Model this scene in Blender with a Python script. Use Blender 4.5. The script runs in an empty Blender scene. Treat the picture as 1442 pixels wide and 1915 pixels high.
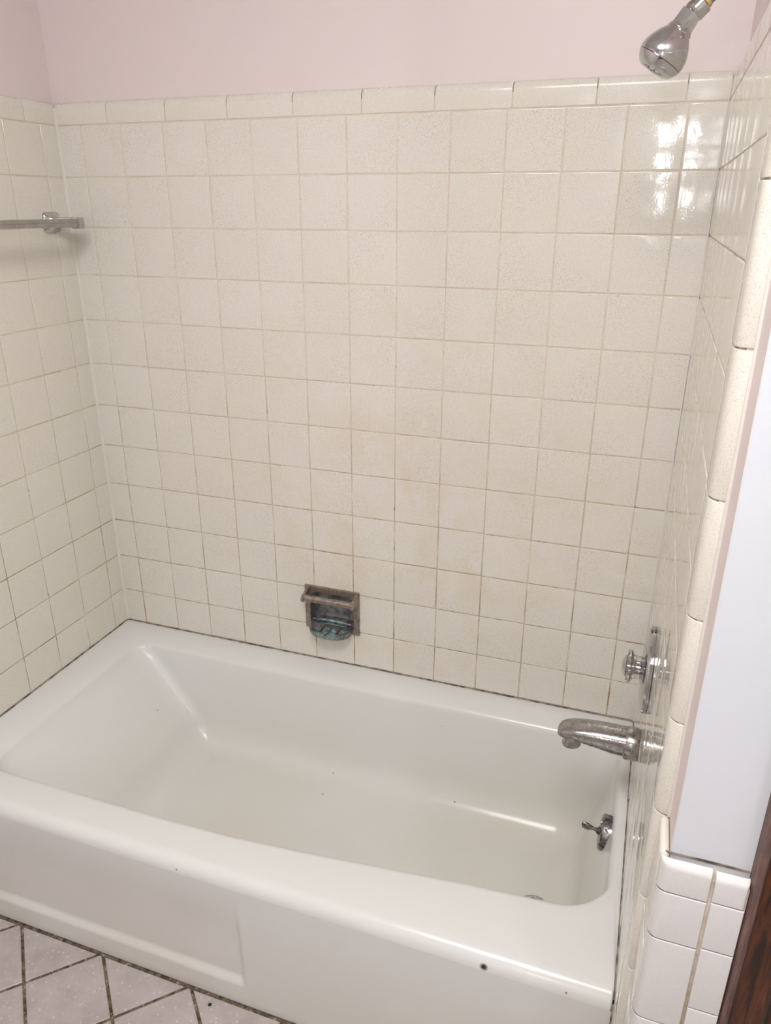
import bpy, bmesh, math, random
from mathutils import Vector, Matrix, noise

random.seed(7)
PI = math.pi
C = bpy.context.scene.collection
SC = bpy.context.scene

# ------------------------------------------------------------------ camera
R0 = (0.9436587630, 0.3309126250, 0.0022301597)
R1 = (0.1266266078, -0.3548565064, -0.9263058685)
R2 = (-0.3057349198, 0.8743990476, -0.3767657950)
cam_d = bpy.data.cameras.new('camera')
cam = bpy.data.objects.new('camera', cam_d)
C.objects.link(cam)
cam_d.sensor_fit = 'VERTICAL'
cam_d.sensor_height = 24.0
cam_d.lens = 24.0 * 1404.9 / 1915.0
cam_d.clip_start = 0.02
M = Matrix(((R0[0], -R1[0], -R2[0], 1.3095), (R0[1], -R1[1], -R2[1], -1.5988),
            (R0[2], -R1[2], -R2[2], 1.4846), (0, 0, 0, 1)))
cam.matrix_world = M
SC.camera = cam

# ------------------------------------------------------------------ world, exposure
w = bpy.data.worlds.new('world')
SC.world = w
w.use_nodes = True
w.node_tree.nodes['Background'].inputs[0].default_value = (0.75, 0.85, 1.0, 1)
w.node_tree.nodes['Background'].inputs[1].default_value = 1.0
SC.view_settings.view_transform = 'Standard'
SC.view_settings.look = 'None'
SC.view_settings.gamma = 1.0
SC.view_settings.exposure = 1.07
SC.view_settings.use_curve_mapping = False

# key numbers of the room (metres)
XL, XR, ZT = -0.065, 1.3842, 0.337      # left tile face, right tile face, tub rim
DRY = 0.018                             # tiles stand this proud of the plaster
P = 0.1105                              # tile pitch
ZC = 1.657                              # joint under the cap row
YF = -0.88                              # face of the short wall beside the tub
ROOM_X1, ROOM_Y0, CEIL = 3.1, -2.95, 2.44


def area(name, loc, rot, sx, sy, power, col):
    d = bpy.data.lights.new(name, 'AREA')
    d.shape = 'RECTANGLE'; d.size = sx; d.size_y = sy; d.energy = power; d.color = col
    o = bpy.data.objects.new(name, d); C.objects.link(o)
    o.location = loc; o.rotation_euler = rot
    return o


ADDED_CEIL_EMIT = 9.2
CEIL_AT = (1.10, -1.60, CEIL - 0.075)
WIN_EMIT = 45.0
GLOBE_EMIT = 52.0
GLOBE_AT = (2.23, -2.08, 2.20)


# ------------------------------------------------------------------ material helpers
def mat(name, col=(0.8, 0.8, 0.8), rough=0.5, metal=0.0, spec=0.5, **kw):
    m = bpy.data.materials.new(name); m.use_nodes = True
    b = m.node_tree.nodes['Principled BSDF']
    b.inputs['Base Color'].default_value = (*col, 1)
    b.inputs['Roughness'].default_value = rough
    b.inputs['Metallic'].default_value = metal
    b.inputs['Specular IOR Level'].default_value = spec
    for k, v in kw.items():
        b.inputs[k.replace('_', ' ')].default_value = v
    return m


class G:
    """small node graph helper"""
    def __init__(self, m):
        self.m = m; self.nt = m.node_tree; self.b = self.nt.nodes['Principled BSDF']
        g = self.nt.nodes.new('ShaderNodeNewGeometry'); self.pos = g.outputs['Position']

    def n(self, t, **kw):
        x = self.nt.nodes.new(t)
        for k, v in kw.items():
            setattr(x, k, v)
        return x

    def link(self, a, b):
        self.nt.links.new(a, b)

    def scaled(self, v):
        x = self.n('ShaderNodeMapping'); self.link(self.pos, x.inputs['Vector'])
        x.inputs['Scale'].default_value = v
        return x.outputs[0]

    def noise(self, scale, detail=2, rough=0.5, vec=None, dist=0.0):
        x = self.n('ShaderNodeTexNoise'); self.link(vec or self.pos, x.inputs['Vector'])
        x.inputs['Scale'].default_value = scale; x.inputs['Detail'].default_value = detail
        x.inputs['Roughness'].default_value = rough; x.inputs['Distortion'].default_value = dist
        return x.outputs['Fac']

    def ramp(self, fac, a, b, c0=0.0, c1=1.0):
        x = self.n('ShaderNodeMapRange'); x.clamp = True
        self.link(fac, x.inputs[0])
        x.inputs[1].default_value = a; x.inputs[2].default_value = b
        x.inputs[3].default_value = c0; x.inputs[4].default_value = c1
        return x.outputs[0]

    def mul(self, a, b, op='MULTIPLY'):
        x = self.n('ShaderNodeMath', operation=op); x.use_clamp = False
        for i, v in enumerate((a, b)):
            if isinstance(v, (int, float)):
                x.inputs[i].default_value = v
            else:
                self.link(v, x.inputs[i])
        return x.outputs[0]

    def mix(self, fac, a, b):
        x = self.n('ShaderNodeMix', data_type='RGBA')
        self.link(fac, x.inputs[0]) if not isinstance(fac, float) else setattr(x.inputs[0], 'default_value', fac)
        for i, v in ((6, a), (7, b)):
            if isinstance(v, tuple):
                x.inputs[i].default_value = (*v, 1)
            else:
                self.link(v, x.inputs[i])
        return x.outputs[2]

    def bump(self, h, strength, dist, normal=None):
        x = self.n('ShaderNodeBump'); self.link(h, x.inputs['Height'])
        x.inputs['Strength'].default_value = strength; x.inputs['Distance'].default_value = dist
        if normal is not None:
            self.link(normal, x.inputs['Normal'])
        return x.outputs[0]

    def blob(self, c, r, soft=0.5):
        """soft spot around a point of the room: 1 inside, 0 outside"""
        x = self.n('ShaderNodeVectorMath', operation='DISTANCE'); self.link(self.pos, x.inputs[0])
        x.inputs[1].default_value = c
        return self.ramp(x.outputs['Value'], r, r * (1 - soft))

    def color(self, s): self.link(s, self.b.inputs['Base Color'])
    def rough(self, s): self.link(s, self.b.inputs['Roughness'])
    def normal(self, s): self.link(s, self.b.inputs['Normal'])


def tile_material(name, base, speck, stain, rough=0.13, wave=1.0, fleck=1.0):
    m = mat(name, base, rough)
    g = G(m)
    # per tile tone
    oi = g.n('ShaderNodeObjectInfo')
    tone = g.ramp(oi.outputs['Random'], 0, 1, 0.0, 0.35)
    c = g.mix(tone, base, tuple(v * k for v, k in zip(base, (0.955, 0.945, 0.93))))
    # fine dark speckle of the glaze
    n1 = g.noise(880, 1.0, 0.5)
    sp = g.ramp(n1, 0.605, 0.69)
    n1b = g.noise(470, 2.0, 0.6)
    sp2 = g.ramp(n1b, 0.54, 0.70)
    c = g.mix(g.mul(sp2, 0.40 * fleck), c, tuple(0.80 * v for v in base))
    c = g.mix(g.mul(sp, 0.62 * fleck), c, speck)
    # soap and iron staining: yellowish clouds low on the middle of the wall
    zone = g.blob((0.80, 0.0, 0.80), 0.62, 0.8)
    cl = g.ramp(g.noise(8.5, 4, 0.62), 0.49, 0.68)
    c = g.mix(g.mul(g.mul(zone, cl), stain), c, (0.74, 0.60, 0.44))
    g.color(c)
    if wave < 0.05:
        return m
    wav = g.noise(16, 2, 0.5)
    fine = g.noise(260, 1, 0.5)
    nrm = g.bump(wav, 0.16 * wave, 0.006)
    nrm = g.bump(fine, 0.10 * wave, 0.0006, nrm)
    g.normal(nrm)
    g.rough(g.ramp(g.noise(140, 2), 0.35, 0.7, rough * 0.8, rough * 1.3))
    return m


TILE = tile_material('speckled_cream_tile', (0.825, 0.79, 0.715), (0.30, 0.20, 0.12), 0.52, 0.085, 1.0, 1.15)
TILE_R = tile_material('speckled_cream_tile_plain', (0.825, 0.79, 0.71), (0.36, 0.26, 0.17), 0.0, 0.09, 1.0, 0.8)
TILE_C = tile_material('speckled_cream_cap_tile', (0.825, 0.79, 0.71), (0.34, 0.24, 0.16), 0.0, 0.22)
TILE_S = tile_material('speckled_cream_tile_even', (0.825, 0.79, 0.71), (0.36, 0.26, 0.17), 0.0, 0.07, 0.02, 0.05)
TILE_W = tile_material('pale_wainscot_tile', (0.78, 0.755, 0.745), (0.50, 0.42, 0.36), 0.0, 0.16, 1.0, 0.35)

GROUT = mat('grout', (0.55, 0.45, 0.32), 0.85)
g = G(GROUT)
c = g.mix(g.ramp(g.noise(14, 3, 0.6), 0.35, 0.65), (0.76, 0.70, 0.61), (0.66, 0.57, 0.44))
sx = g.n('ShaderNodeSeparateXYZ'); g.link(g.pos, sx.inputs[0])
low = g.ramp(sx.outputs['Z'], 1.25, 0.42)
c = g.mix(g.mul(low, g.ramp(g.noise(9, 4, 0.7), 0.38, 0.62)), c, (0.30, 0.19, 0.10))
c = g.mix(g.mul(g.mul(g.ramp(g.noise(38, 4, 0.7), 0.60, 0.70), g.ramp(sx.outputs['Z'], 1.5, 1.0)), 0.75), c, (0.10, 0.075, 0.05))
g.color(c)

CORN = mat('cream_corner_filler', (0.77, 0.73, 0.67), 0.6)
CAULK = mat('caulk', (0.20, 0.15, 0.11), 0.7)
g = G(CAULK)
g.color(g.mix(g.ramp(g.noise(45, 3), 0.4, 0.6), (0.11, 0.085, 0.07), (0.42, 0.35, 0.28)))

PAINT = mat('pink_wall_paint', (0.72, 0.60, 0.59), 0.42)
g = G(PAINT)
g.color(g.mix(g.ramp(g.noise(3.0, 3), 0.35, 0.65), (0.835, 0.725, 0.705), (0.815, 0.715, 0.70)))
g.normal(g.bump(g.noise(60, 3), 0.10, 0.002))

WPAINT = mat('white_gloss_paint', (0.75, 0.77, 0.81), 0.28)
g = G(WPAINT)
g.normal(g.bump(g.noise(28, 3, 0.6), 0.22, 0.003))
ROOMP = mat('room_wall_paint', (0.72, 0.68, 0.64), 0.5)
CEILP = mat('ceiling_paint', (0.84, 0.83, 0.82), 0.7)
SHELLP = mat('painted_trim', (0.85, 0.85, 0.84), 0.35)

ENAMEL = mat('bathtub_enamel', (0.80, 0.78, 0.74), 0.22)
g = G(ENAMEL)
sx = g.n('ShaderNodeSeparateXYZ'); g.link(g.pos, sx.inputs[0])
basin = g.ramp(sx.outputs['Z'], 0.27, 0.06)
yel = g.mul(basin, g.ramp(g.noise(2.6, 3, 0.6), 0.30, 0.62))
c = g.mix(g.mul(yel, 0.55), (0.775, 0.775, 0.75), (0.735, 0.71, 0.63))
right = g.ramp(sx.outputs['X'], 0.75, 1.30)
c = g.mix(g.mul(g.mul(right, basin), 0.40), c, (0.70, 0.665, 0.55))
# a rusty smear along the foot of the front wall, and small chips and specks
rs = g.blob((0.50, -0.56, 0.06), 0.30, 0.9)
c = g.mix(g.mul(rs, 0.22), c, (0.66, 0.50, 0.36))
v = g.n('ShaderNodeTexVoronoi'); g.link(g.pos, v.inputs['Vector']); v.inputs['Scale'].default_value = 12.0
v.feature = 'F1'
spot = g.mul(g.ramp(v.outputs['Distance'], 0.030, 0.020), g.ramp(g.noise(3.7, 0), 0.50, 0.53))
c = g.mix(g.mul(spot, 0.8), c, (0.16, 0.13, 0.10))
chip = g.blob((1.178, -0.7265, 0.318), 0.0085, 0.5)
c = g.mix(chip, c, (0.05, 0.02, 0.012))
scuff = g.mul(g.ramp(g.noise(26, 4, 0.75, g.scaled((0.45, 1, 1.3))), 0.69, 0.74), g.ramp(sx.outputs['Y'], -0.70, -0.722))
c = g.mix(g.mul(scuff, 0.14), c, (0.45, 0.42, 0.38))
g.color(c)
g.normal(g.bump(g.noise(9, 2), 0.12, 0.004))


def metal_mat(name, a, b, r0, r1, scale, lo=0.4, hi=0.62, bump=0.15):
    m = mat(name, a, r0, 1.0)
    g = G(m)
    f = g.ramp(g.noise(scale, 4, 0.65, dist=0.6), lo, hi)
    g.color(g.mix(f, a, b)); g.rough(g.ramp(f, 0, 1, r0, r1))
    g.normal(g.bump(g.noise(scale * 1.6, 3), bump, 0.0006))
    return m


CHROME = metal_mat('chrome', (0.60, 0.60, 0.605), (0.45, 0.44, 0.43), 0.07, 0.22, 60, 0.5, 0.75, 0.05)
CHROME_DK = metal_mat('shaded_chrome', (0.50, 0.50, 0.51), (0.40, 0.40, 0.40), 0.10, 0.20, 50, 0.5, 0.75, 0.03)
CHROME_OLD = metal_mat('worn_chrome', (0.47, 0.46, 0.45), (0.29, 0.27, 0.255), 0.16, 0.40, 130, 0.40, 0.66, 0.18)
TARNISH = metal_mat('tarnished_metal', (0.34, 0.33, 0.32), (0.10, 0.09, 0.085), 0.25, 0.55, 90, 0.42, 0.6, 0.4)
BRONZE = metal_mat('tarnished_bronze', (0.46, 0.39, 0.34), (0.30, 0.262, 0.24), 0.35, 0.6, 70, 0.42, 0.6, 0.5)
ALU = metal_mat('brushed_aluminium', (0.46, 0.44, 0.43), (0.37, 0.35, 0.34), 0.32, 0.45, 40, 0.4, 0.7, 0.1)
STEEL = mat('galvanised_pipe', (0.33, 0.34, 0.33), 0.45, 0.8)
TAPE = mat('yellow_thread_tape', (0.62, 0.44, 0.14), 0.6)

VERD = mat('verdigris_metal', (0.14, 0.14, 0.15), 0.4, 0.75)
g = G(VERD)
n = g.ramp(g.noise(75, 5, 0.7, dist=1.2), 0.46, 0.54)
n2 = g.ramp(g.noise(160, 3, 0.6), 0.42, 0.56)
zone = g.blob((0.610, -0.022, 0.456), 0.047, 0.40)
base = g.mix(g.ramp(g.noise(55, 3), 0.4, 0.6), (0.30, 0.305, 0.315), (0.14, 0.135, 0.14))
f = g.mul(n, zone)
c = g.mix(f, base, (0.10, 0.40, 0.42))
c = g.mix(g.mul(f, g.mul(n2, 0.7)), c, (0.68, 0.78, 0.74))
g.color(c)
x = g.mul(1.0, f, 'SUBTRACT'); g.link(g.mul(x, 0.5), g.b.inputs['Metallic'])
g.rough(g.ramp(f, 0, 1, 0.34, 0.85))
g.normal(g.bump(g.noise(170, 3), 0.4, 0.001))

ACRYL = mat('clear_acrylic', (0.86, 0.82, 0.79), 0.12, 0.0, 0.5, Transmission_Weight=0.92, IOR=1.49)
WOOD = mat('dark_varnished_wood', (0.10, 0.035, 0.016), 0.25)
g = G(WOOD)
wv = g.noise(22, 5, 0.65, g.scaled((6, 6, 0.55)), 0.8)
g.color(g.mix(g.ramp(wv, 0.35, 0.65), (0.115, 0.032, 0.009), (0.016, 0.005, 0.002)))
WOOD2 = mat('wood_edge_sheen', (0.20, 0.115, 0.095), 0.5)  # lighter brown paints the reflection on the varnished bead
g = G(WOOD2)
g.color(g.mix(g.ramp(g.noise(30, 4, 0.6, g.scaled((4, 4, 0.6))), 0.35, 0.65), (0.22, 0.13, 0.11), (0.10, 0.055, 0.045)))

FTILE = mat('mauve_floor_tile', (0.50, 0.42, 0.41), 0.33)
g = G(FTILE)
oi = g.n('ShaderNodeObjectInfo')
c = g.mix(g.ramp(g.noise(16, 5, 0.65), 0.35, 0.65), (0.42, 0.365, 0.345), (0.52, 0.465, 0.445))
streak = g.ramp(g.noise(42, 4, 0.75, dist=2.5), 0.60, 0.66)
c = g.mix(g.mul(streak, 0.55), c, (0.72, 0.67, 0.65))
v = g.n('ShaderNodeTexVoronoi'); g.link(g.pos, v.inputs['Vector']); v.inputs['Scale'].default_value = 75.0
c = g.mix(g.mul(g.ramp(v.outputs['Distance'], 0.20, 0.12), 0.55), c, (0.76, 0.72, 0.70))
pt = g.blob((0.641, -0.748, 0.0), 0.0045, 0.3)
c = g.mix(pt, c, (0.01, 0.008, 0.008))
g.color(c)
g.normal(g.bump(g.noise(45, 4), 0.3, 0.001))
FGROUT = mat('dark_floor_grout', (0.16, 0.12, 0.08), 0.9)
g = G(FGROUT)
c = g.mix(g.ramp(g.noise(70, 4, 0.7), 0.4, 0.62), (0.20, 0.15, 0.10), (0.055, 0.036, 0.022))
c = g.mix(g.mul(g.ramp(g.noise(120, 3), 0.60, 0.66), 0.7), c, (0.45, 0.38, 0.30))
g.color(c)


def emit_mat(name, col, strength):
    m = mat(name, (0.9, 0.9, 0.9), 0.5)
    b = m.node_tree.nodes['Principled BSDF']
    b.inputs['Emission Color'].default_value = (*col, 1)
    b.inputs['Emission Strength'].default_value = strength
    return m


PANE = emit_mat('daylit_obscure_glass', (0.95, 0.97, 1.0), WIN_EMIT)
g = G(PANE)                        # leaves outside break up the daylight in the rippled glass
g.link(g.ramp(g.noise(22, 3, 0.6), 0.40, 0.56, WIN_EMIT * 0.12, WIN_EMIT), g.b.inputs['Emission Strength'])
DOME = emit_mat('added_light_opal_glass', (0.99, 0.99, 1.0), ADDED_CEIL_EMIT)
BULB = emit_mat('lit_opal_globe', (0.92, 0.96, 1.0), GLOBE_EMIT)


# ------------------------------------------------------------------ mesh helpers
def new_mesh_obj(name, verts, faces, mats, parent=None, smooth=False, fmats=None):
    me = bpy.data.meshes.new(name)
    me.from_pydata([tuple(v) for v in verts], [], faces)
    for m in (mats if isinstance(mats, (list, tuple)) else [mats]):
        me.materials.append(m)
    if fmats:
        me.polygons.foreach_set('material_index', fmats)
    if smooth:
        me.polygons.foreach_set('use_smooth', [True] * len(me.polygons))
    me.update()
    o = bpy.data.objects.new(name, me); C.objects.link(o)
    if parent:
        o.parent = parent
    return o


def obj(name, bm, mats, parent=None, smooth=None):
    bmesh.ops.recalc_face_normals(bm, faces=bm.faces)
    me = bpy.data.meshes.new(name); bm.to_mesh(me); bm.free()
    for m in (mats if isinstance(mats, (list, tuple)) else [mats]):
        me.materials.append(m)
    if smooth is not None:
        me.polygons.foreach_set('use_smooth', [True] * len(me.polygons))
        me.set_sharp_from_angle(angle=math.radians(smooth))
    o = bpy.data.objects.new(name, me); C.objects.link(o)
    if parent:
        o.parent = parent
    return o


def thing(name, loc, label, cat):
    o = bpy.data.objects.new(name, None); C.objects.link(o)
    o.location = loc; o['label'] = label; o['category'] = cat
    bpy.context.view_layer.update()
    return o


def struct(o, label=None):
    o['kind'] = 'structure'
    if label:
        o['label'] = label
    return o


def bx(bm, x0, x1, y0, y1, z0, z1, mi=0, bev=0.0, seg=2):
    r = bmesh.ops.create_cube(bm, size=1.0)
    for v in r['verts']:
        v.co = Vector(((x0 + x1) / 2 + v.co.x * (x1 - x0), (y0 + y1) / 2 + v.co.y * (y1 - y0), (z0 + z1) / 2 + v.co.z * (z1 - z0)))
    fs = set(f for v in r['verts'] for f in v.link_faces)
    for f in fs:
        f.material_index = mi
    if bev:
        es = set(e for f in fs for e in f.edges)
        rr = bmesh.ops.bevel(bm, geom=list(es), offset=bev, segments=seg, affect='EDGES', profile=0.5)
        for f in rr['faces']:
            f.material_index = mi
    return r


def lathe(bm, prof, org, axis, up=(0, 0, 1), n=32, cap0=True, cap1=True, rf=None):
    """prof: list of (t along axis, radius); rf(i, ang) scales the radius"""
    a = Vector(axis).normalized()
    u = Vector(up)
    if abs(u.normalized().dot(a)) > 0.99: u = Vector((1, 0, 0))
    u = (u - a * u.dot(a)).normalized(); v = a.cross(u)
    rings = []
    for i, (t, r) in enumerate(prof):
        ring = []
        for k in range(n):
            an = 2 * PI * k / n
            rr = r * (rf(i, an) if rf else 1.0)
            ring.append(bm.verts.new(Vector(org) + a * t + u * (rr * math.cos(an)) + v * (rr * math.sin(an))))
        rings.append(ring)
    for i in range(len(rings) - 1):
        for k in range(n):
            bm.faces.new((rings[i][k], rings[i][(k + 1) % n], rings[i + 1][(k + 1) % n], rings[i + 1][k]))
    if cap0: bm.faces.new(rings[0][::-1])
    if cap1: bm.faces.new(rings[-1])
    return rings


def loft(bm, secs, cap=True):
    rings = [[bm.verts.new(p) for p in s] for s in secs]
    n = len(rings[0])
    for i in range(len(rings) - 1):
        for k in range(n):
            bm.faces.new((rings[i][k], rings[i][(k + 1) % n], rings[i + 1][(k + 1) % n], rings[i + 1][k]))
    if cap:
        bm.faces.new(rings[0][::-1]); bm.faces.new(rings[-1])
    return rings


def tube(bm, pts, r, n=12):
    secs = []
    for i, p in enumerate(pts):
        p = Vector(p)
        d = (Vector(pts[min(i + 1, len(pts) - 1)]) - Vector(pts[max(i - 1, 0)])).normalized()
        u = d.orthogonal().normalized() if abs(d.y) > 0.9 else (Vector((0, 1, 0)) - d * d.y).normalized()
        v = d.cross(u)
        rr = r[i] if isinstance(r, (list, tuple)) else r
        secs.append([p + u * rr * math.cos(2 * PI * k / n) + v * rr * math.sin(2 * PI * k / n) for k in range(n)])
    return loft(bm, secs)


# ------------------------------------------------------------------ tiles
GAP = 0.0022
TILT = math.radians(1.15)
_cache = {}


def tile_mesh(wd, ht, mt):
    """cushion-edged tile, face at z=0, normals slightly domed like pressed ware"""
    key = (round(wd, 4), round(ht, 4), mt.name)
    if key in _cache:
        return _cache[key]
    verts, nor = [], []
    rings = [(0.0, -0.0065, 90), (0.0, -0.0016, 50), (0.0006, -0.00045, 26), (0.0022, 0.0, 0)]
    for ins, z, tl in rings:
        hx, hy = wd / 2 - ins, ht / 2 - ins
        for sx_, sy_ in ((-1, -1), (1, -1), (1, 1), (-1, 1)):
            verts.append((sx_ * hx, sy_ * hy, z))
            if tl == 0:
                nor.append(Vector((sx_ * TILT * wd / P, sy_ * TILT * ht / P, 1)).normalized())
            else:
                s = math.sin(math.radians(tl)) / math.sqrt(2); nor.append(Vector((sx_ * s, sy_ * s, math.cos(math.radians(tl)))).normalized())
    faces = []
    for r in range(3):
        for k in range(4):
            a, b = r * 4 + k, r * 4 + (k + 1) % 4
            faces.append((a, b, b + 4, a + 4))
    faces.append((12, 13, 14, 15))
    me = bpy.data.meshes.new('tile'); me.from_pydata(verts, [], faces)
    me.materials.append(mt)
    me.polygons.foreach_set('use_smooth', [True] * len(faces))
    # face-wise normals so that the sides stay crisp and the front stays almost flat
    ln = []
    for p in me.polygons:
        for vi in p.vertices:
            n_ = nor[vi]
            if p.index < 4:
                n_ = p.normal
            elif p.index < 8 or p.index < 12:
                n_ = (Vector(p.normal) * 0.6 + n_ * 0.4).normalized() if vi < 12 else nor[vi]
            ln.append(n_)
    me.normals_split_custom_set(ln)
    me.update()
    _cache[key] = me
    return me


BACK = Matrix(((1, 0, 0), (0, 0, -1), (0, 1, 0)))            # local x,y,normal -> X, Z, -Y
LEFT = Matrix(((0, 0, 1), (1, 0, 0), (0, 1, 0)))             # Y, Z, +X
RIGHT = Matrix(((0, 0, -1), (-1, 0, 0), (0, 1, 0)))          # -Y, Z, -X


def put(name, me, R, loc, parent, wob=0.35):
    o = bpy.data.objects.new(name, me); C.objects.link(o); o.parent = parent
    a, b, c_ = [math.radians(random.uniform(-wob, wob)) for _ in range(3)]
    W = Matrix.Rotation(a, 3, 'X') @ Matrix.Rotation(b, 3, 'Y') @ Matrix.Rotation(c_ * 0.25, 3, 'Z')
    o.matrix_local = Matrix.Translation(Vector(loc)) @ (R @ W).to_4x4()
    return o


def field(R, to_world, cols, rows, parent, mt, skip=(), wob=0.35):
    """cols and rows: lists of (start, end) along the wall and up it"""
    for ci, (a0, a1) in enumerate(cols):
        for ri, (z0, z1) in enumerate(rows):
            if (ci, ri) in skip:
                continue
            me = tile_mesh(abs(a1 - a0) - GAP, z1 - z0 - GAP, mt)
            proud = random.uniform(-0.0003, 0.0003)
            x, y, z = to_world((a0 + a1) / 2, (z0 + z1) / 2, proud)
            put('tile', me, R, (x + random.uniform(-.0004, .0004) * (R is BACK), y, z + random.uniform(-.0004, .0004)), parent, wob)


def profile_piece(name, prof, length, mt, parent, frame, smooth=35):
    """extrude a 2D profile (u,v) along w; frame maps (u,v,w) to the room; ends slightly rounded"""
    n = len(prof)
    cu = sum(p[0] for p in prof) / n; cv = sum(p[1] for p in prof) / n
    e = 0.0013
    secs = []
    for wv, ins in ((-length / 2, 0.0009), (-length / 2 + e * 0.4, 0.00025), (-length / 2 + e, 0.0), (length / 2 - e, 0.0), (length / 2 - e * 0.4, 0.00025), (length / 2, 0.0009)):
        secs.append([frame(*(lambda q: (p[0] + (cu - p[0]) * q, p[1] + (cv - p[1]) * q))(ins / 0.02), wv) for p in prof])
    bm = bmesh.new(); loft(bm, secs)
    return obj(name, bm, mt, parent, smooth)


def cap_profile(h=0.0470, depth=DRY - 0.001, r=0.0165):
    """u up the wall, v outward: a mud cap whose top rolls back to the plaster"""
    p = [(0.0, -0.004), (0.0, -0.0008), (0.0005, -0.0002), (0.0016, 0.0)]
    for k in range(7):
        a = PI / 2 * k / 6
        p.append((h - r + r * math.sin(a), -r + r * math.cos(a)))
    p.append((h, -depth)); p.append((h - 0.012, -depth)); p.append((h - 0.014, -0.010)); p.append((0.002, -0.010))
    return p


CAPP = cap_profile()

rows = [(ZC - P * (r + 1), ZC - P * r) for r in range(11)] + [(ZT + 0.0025, ZC - P * 11)]
rows.reverse()

# ------------------------------------------------------------------ walls
# back wall, with the pocket for the recessed soap dish cut through it
HX0, HX1, HZ0, HZ1 = 0.5385, 0.6700, 0.4435, 0.5500


def holed(bm, x0, x1, z0, z1, y0, y1, mi):
    bx(bm, x0, HX0, y0, y1, z0, z1, mi); bx(bm, HX1, x1, y0, y1, z0, z1, mi)
    bx(bm, HX0, HX1, y0, y1, z0, HZ0, mi); bx(bm, HX0, HX1, y0, y1, HZ1, z1, mi)


bm = bmesh.new()
holed(bm, XL - DRY, XR + DRY + 0.006, 0.0, CEIL, DRY, 0.12, 0)
holed(bm, XL - 0.0012, XR + 0.0012, 0.30, ZC + 0.028, 0.0012, DRY, 1)
bx(bm, XL - 0.0012, XR + 0.0012, 0.0085, DRY, ZC + 0.028, ZC + 0.0405, 1)
wall_back = struct(obj('wall_back', bm, [PAINT, GROUT]))
cols = [(XL, 0.0)] + [(P * i, P * (i + 1)) for i in range(12)] + [(12 * P - 0.006, XR)]
cols[12] = (11 * P, 12 * P - 0.006)
field(BACK, lambda a, z, d: (a, -d, z), cols, rows, wall_back, TILE, skip={(5, 1), (6, 1), (7, 1)})
for a, b in ((4 * P, 0.5370), (0.6715, 7 * P)):          # cut tiles either side of the soap dish
    field(BACK, lambda a_, z, d: (a_, -d, z), [(a, b)], [rows[1]], wall_back, TILE)
caps = [XL, 0.077, 0.2325, 0.388, 0.543, 0.697, 0.850, 1.003, 1.158, 1.313, XR]
for a, b in zip(caps[:-1], caps[1:]):
    profile_piece('cap_tile', CAPP, b - a - 0.002, TILE_C, wall_back,
                  lambda u, v, t, c=(a + b) / 2: (c + t, -v, ZC + 0.0012 + u))

# left wall
bm = bmesh.new()
bx(bm, XL - 0.12, XL - DRY, ROOM_Y0, 0.12, 0, CEIL, 0)
bx(bm, XL - DRY, XL - 0.0012, -0.762, 0.0, 0.0, ZC + 0.028, 1)
bx(bm, XL - DRY, XL - 0.0085, -0.770, 0.0, ZC + 0.028, ZC + 0.0405, 1)
wall_left = struct(obj('wall_left', bm, [PAINT, GROUT]))
PM, M0 = 0.1119, 0.0545
lj = [0.0] + [-(M0 + PM * j) for j in range(7)]
lc = [(lj[i + 1], lj[i]) for i in range(7)]
field(LEFT, lambda a, z, d: (XL + d, a, z), lc, rows, wall_left, TILE_R)
cp = [0.0, -0.098, -0.252, -0.407, -0.561, -0.7275]
for a, b in zip(cp[:-1], cp[1:]):
    profile_piece('cap_tile', CAPP, a - b - 0.002, TILE_R, wall_left,
                  lambda u, v, t, c=(a + b) / 2: (XL + v, c - t, ZC + 0.0012 + u))

for a, b in zip([1.705, 1.508, 1.361, 1.208, 1.069, 0.933, 0.798, 0.657, 0.523, 0.385, 0.245, 0.105], [1.508, 1.361, 1.208, 1.069, 0.933, 0.798, 0.657, 0.523, 0.385, 0.245, 0.105, 0.003]):
    profile_piece('bullnose_tile', cap_profile(0.0500, DRY - 0.0005, 0.0165), a - b - 0.002, TILE_R, wall_left,
                  lambda u, v, t, c=(a + b) / 2: (XL + v, -0.7290 - u, c + t))

# right wall of the alcove: its end stands beside the tub and carries the white front face
XD = XR + DRY + 0.001
bm = bmesh.new()
bx(bm, XD, 1.487, YF, 0.12, 0, CEIL, 0)
bx(bm, XR + 0.0012, XD, -0.800, 0.0, 0.0, ZC + 0.028, 1)
bx(bm, XR + 0.0085, XD, -0.800, 0.0, ZC + 0.028, ZC + 0.0405, 1)
bx(bm, XD + 0.0008, 1.487, YF - 0.0012, YF, 0.0, CEIL, 2)          # coat of gloss on the end face
wall_right = struct(obj('wall_right', bm, [PAINT, GROUT, WPAINT]))
rj = [0.0] + [-(0.0545 + 0.1105 * j) for j in range(7)]
rj[7] = -0.766
rc = [(rj[i + 1], rj[i]) for i in range(7)]
field(RIGHT, lambda a, z, d: (XR - d, a, z), rc, rows, wall_right, TILE_S, wob=0.12)
cp = [0.0, -0.118, -0.272, -0.426, -0.580, -0.734, -0.800]
for a, b in zip(cp[:-1], cp[1:]):
    profile_piece('cap_tile', CAPP, a - b - 0.002, TILE_R, wall_right,
                  lambda u, v, t, c=(a + b) / 2: (XR - v, c + t, ZC + 0.0012 + u))
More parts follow.
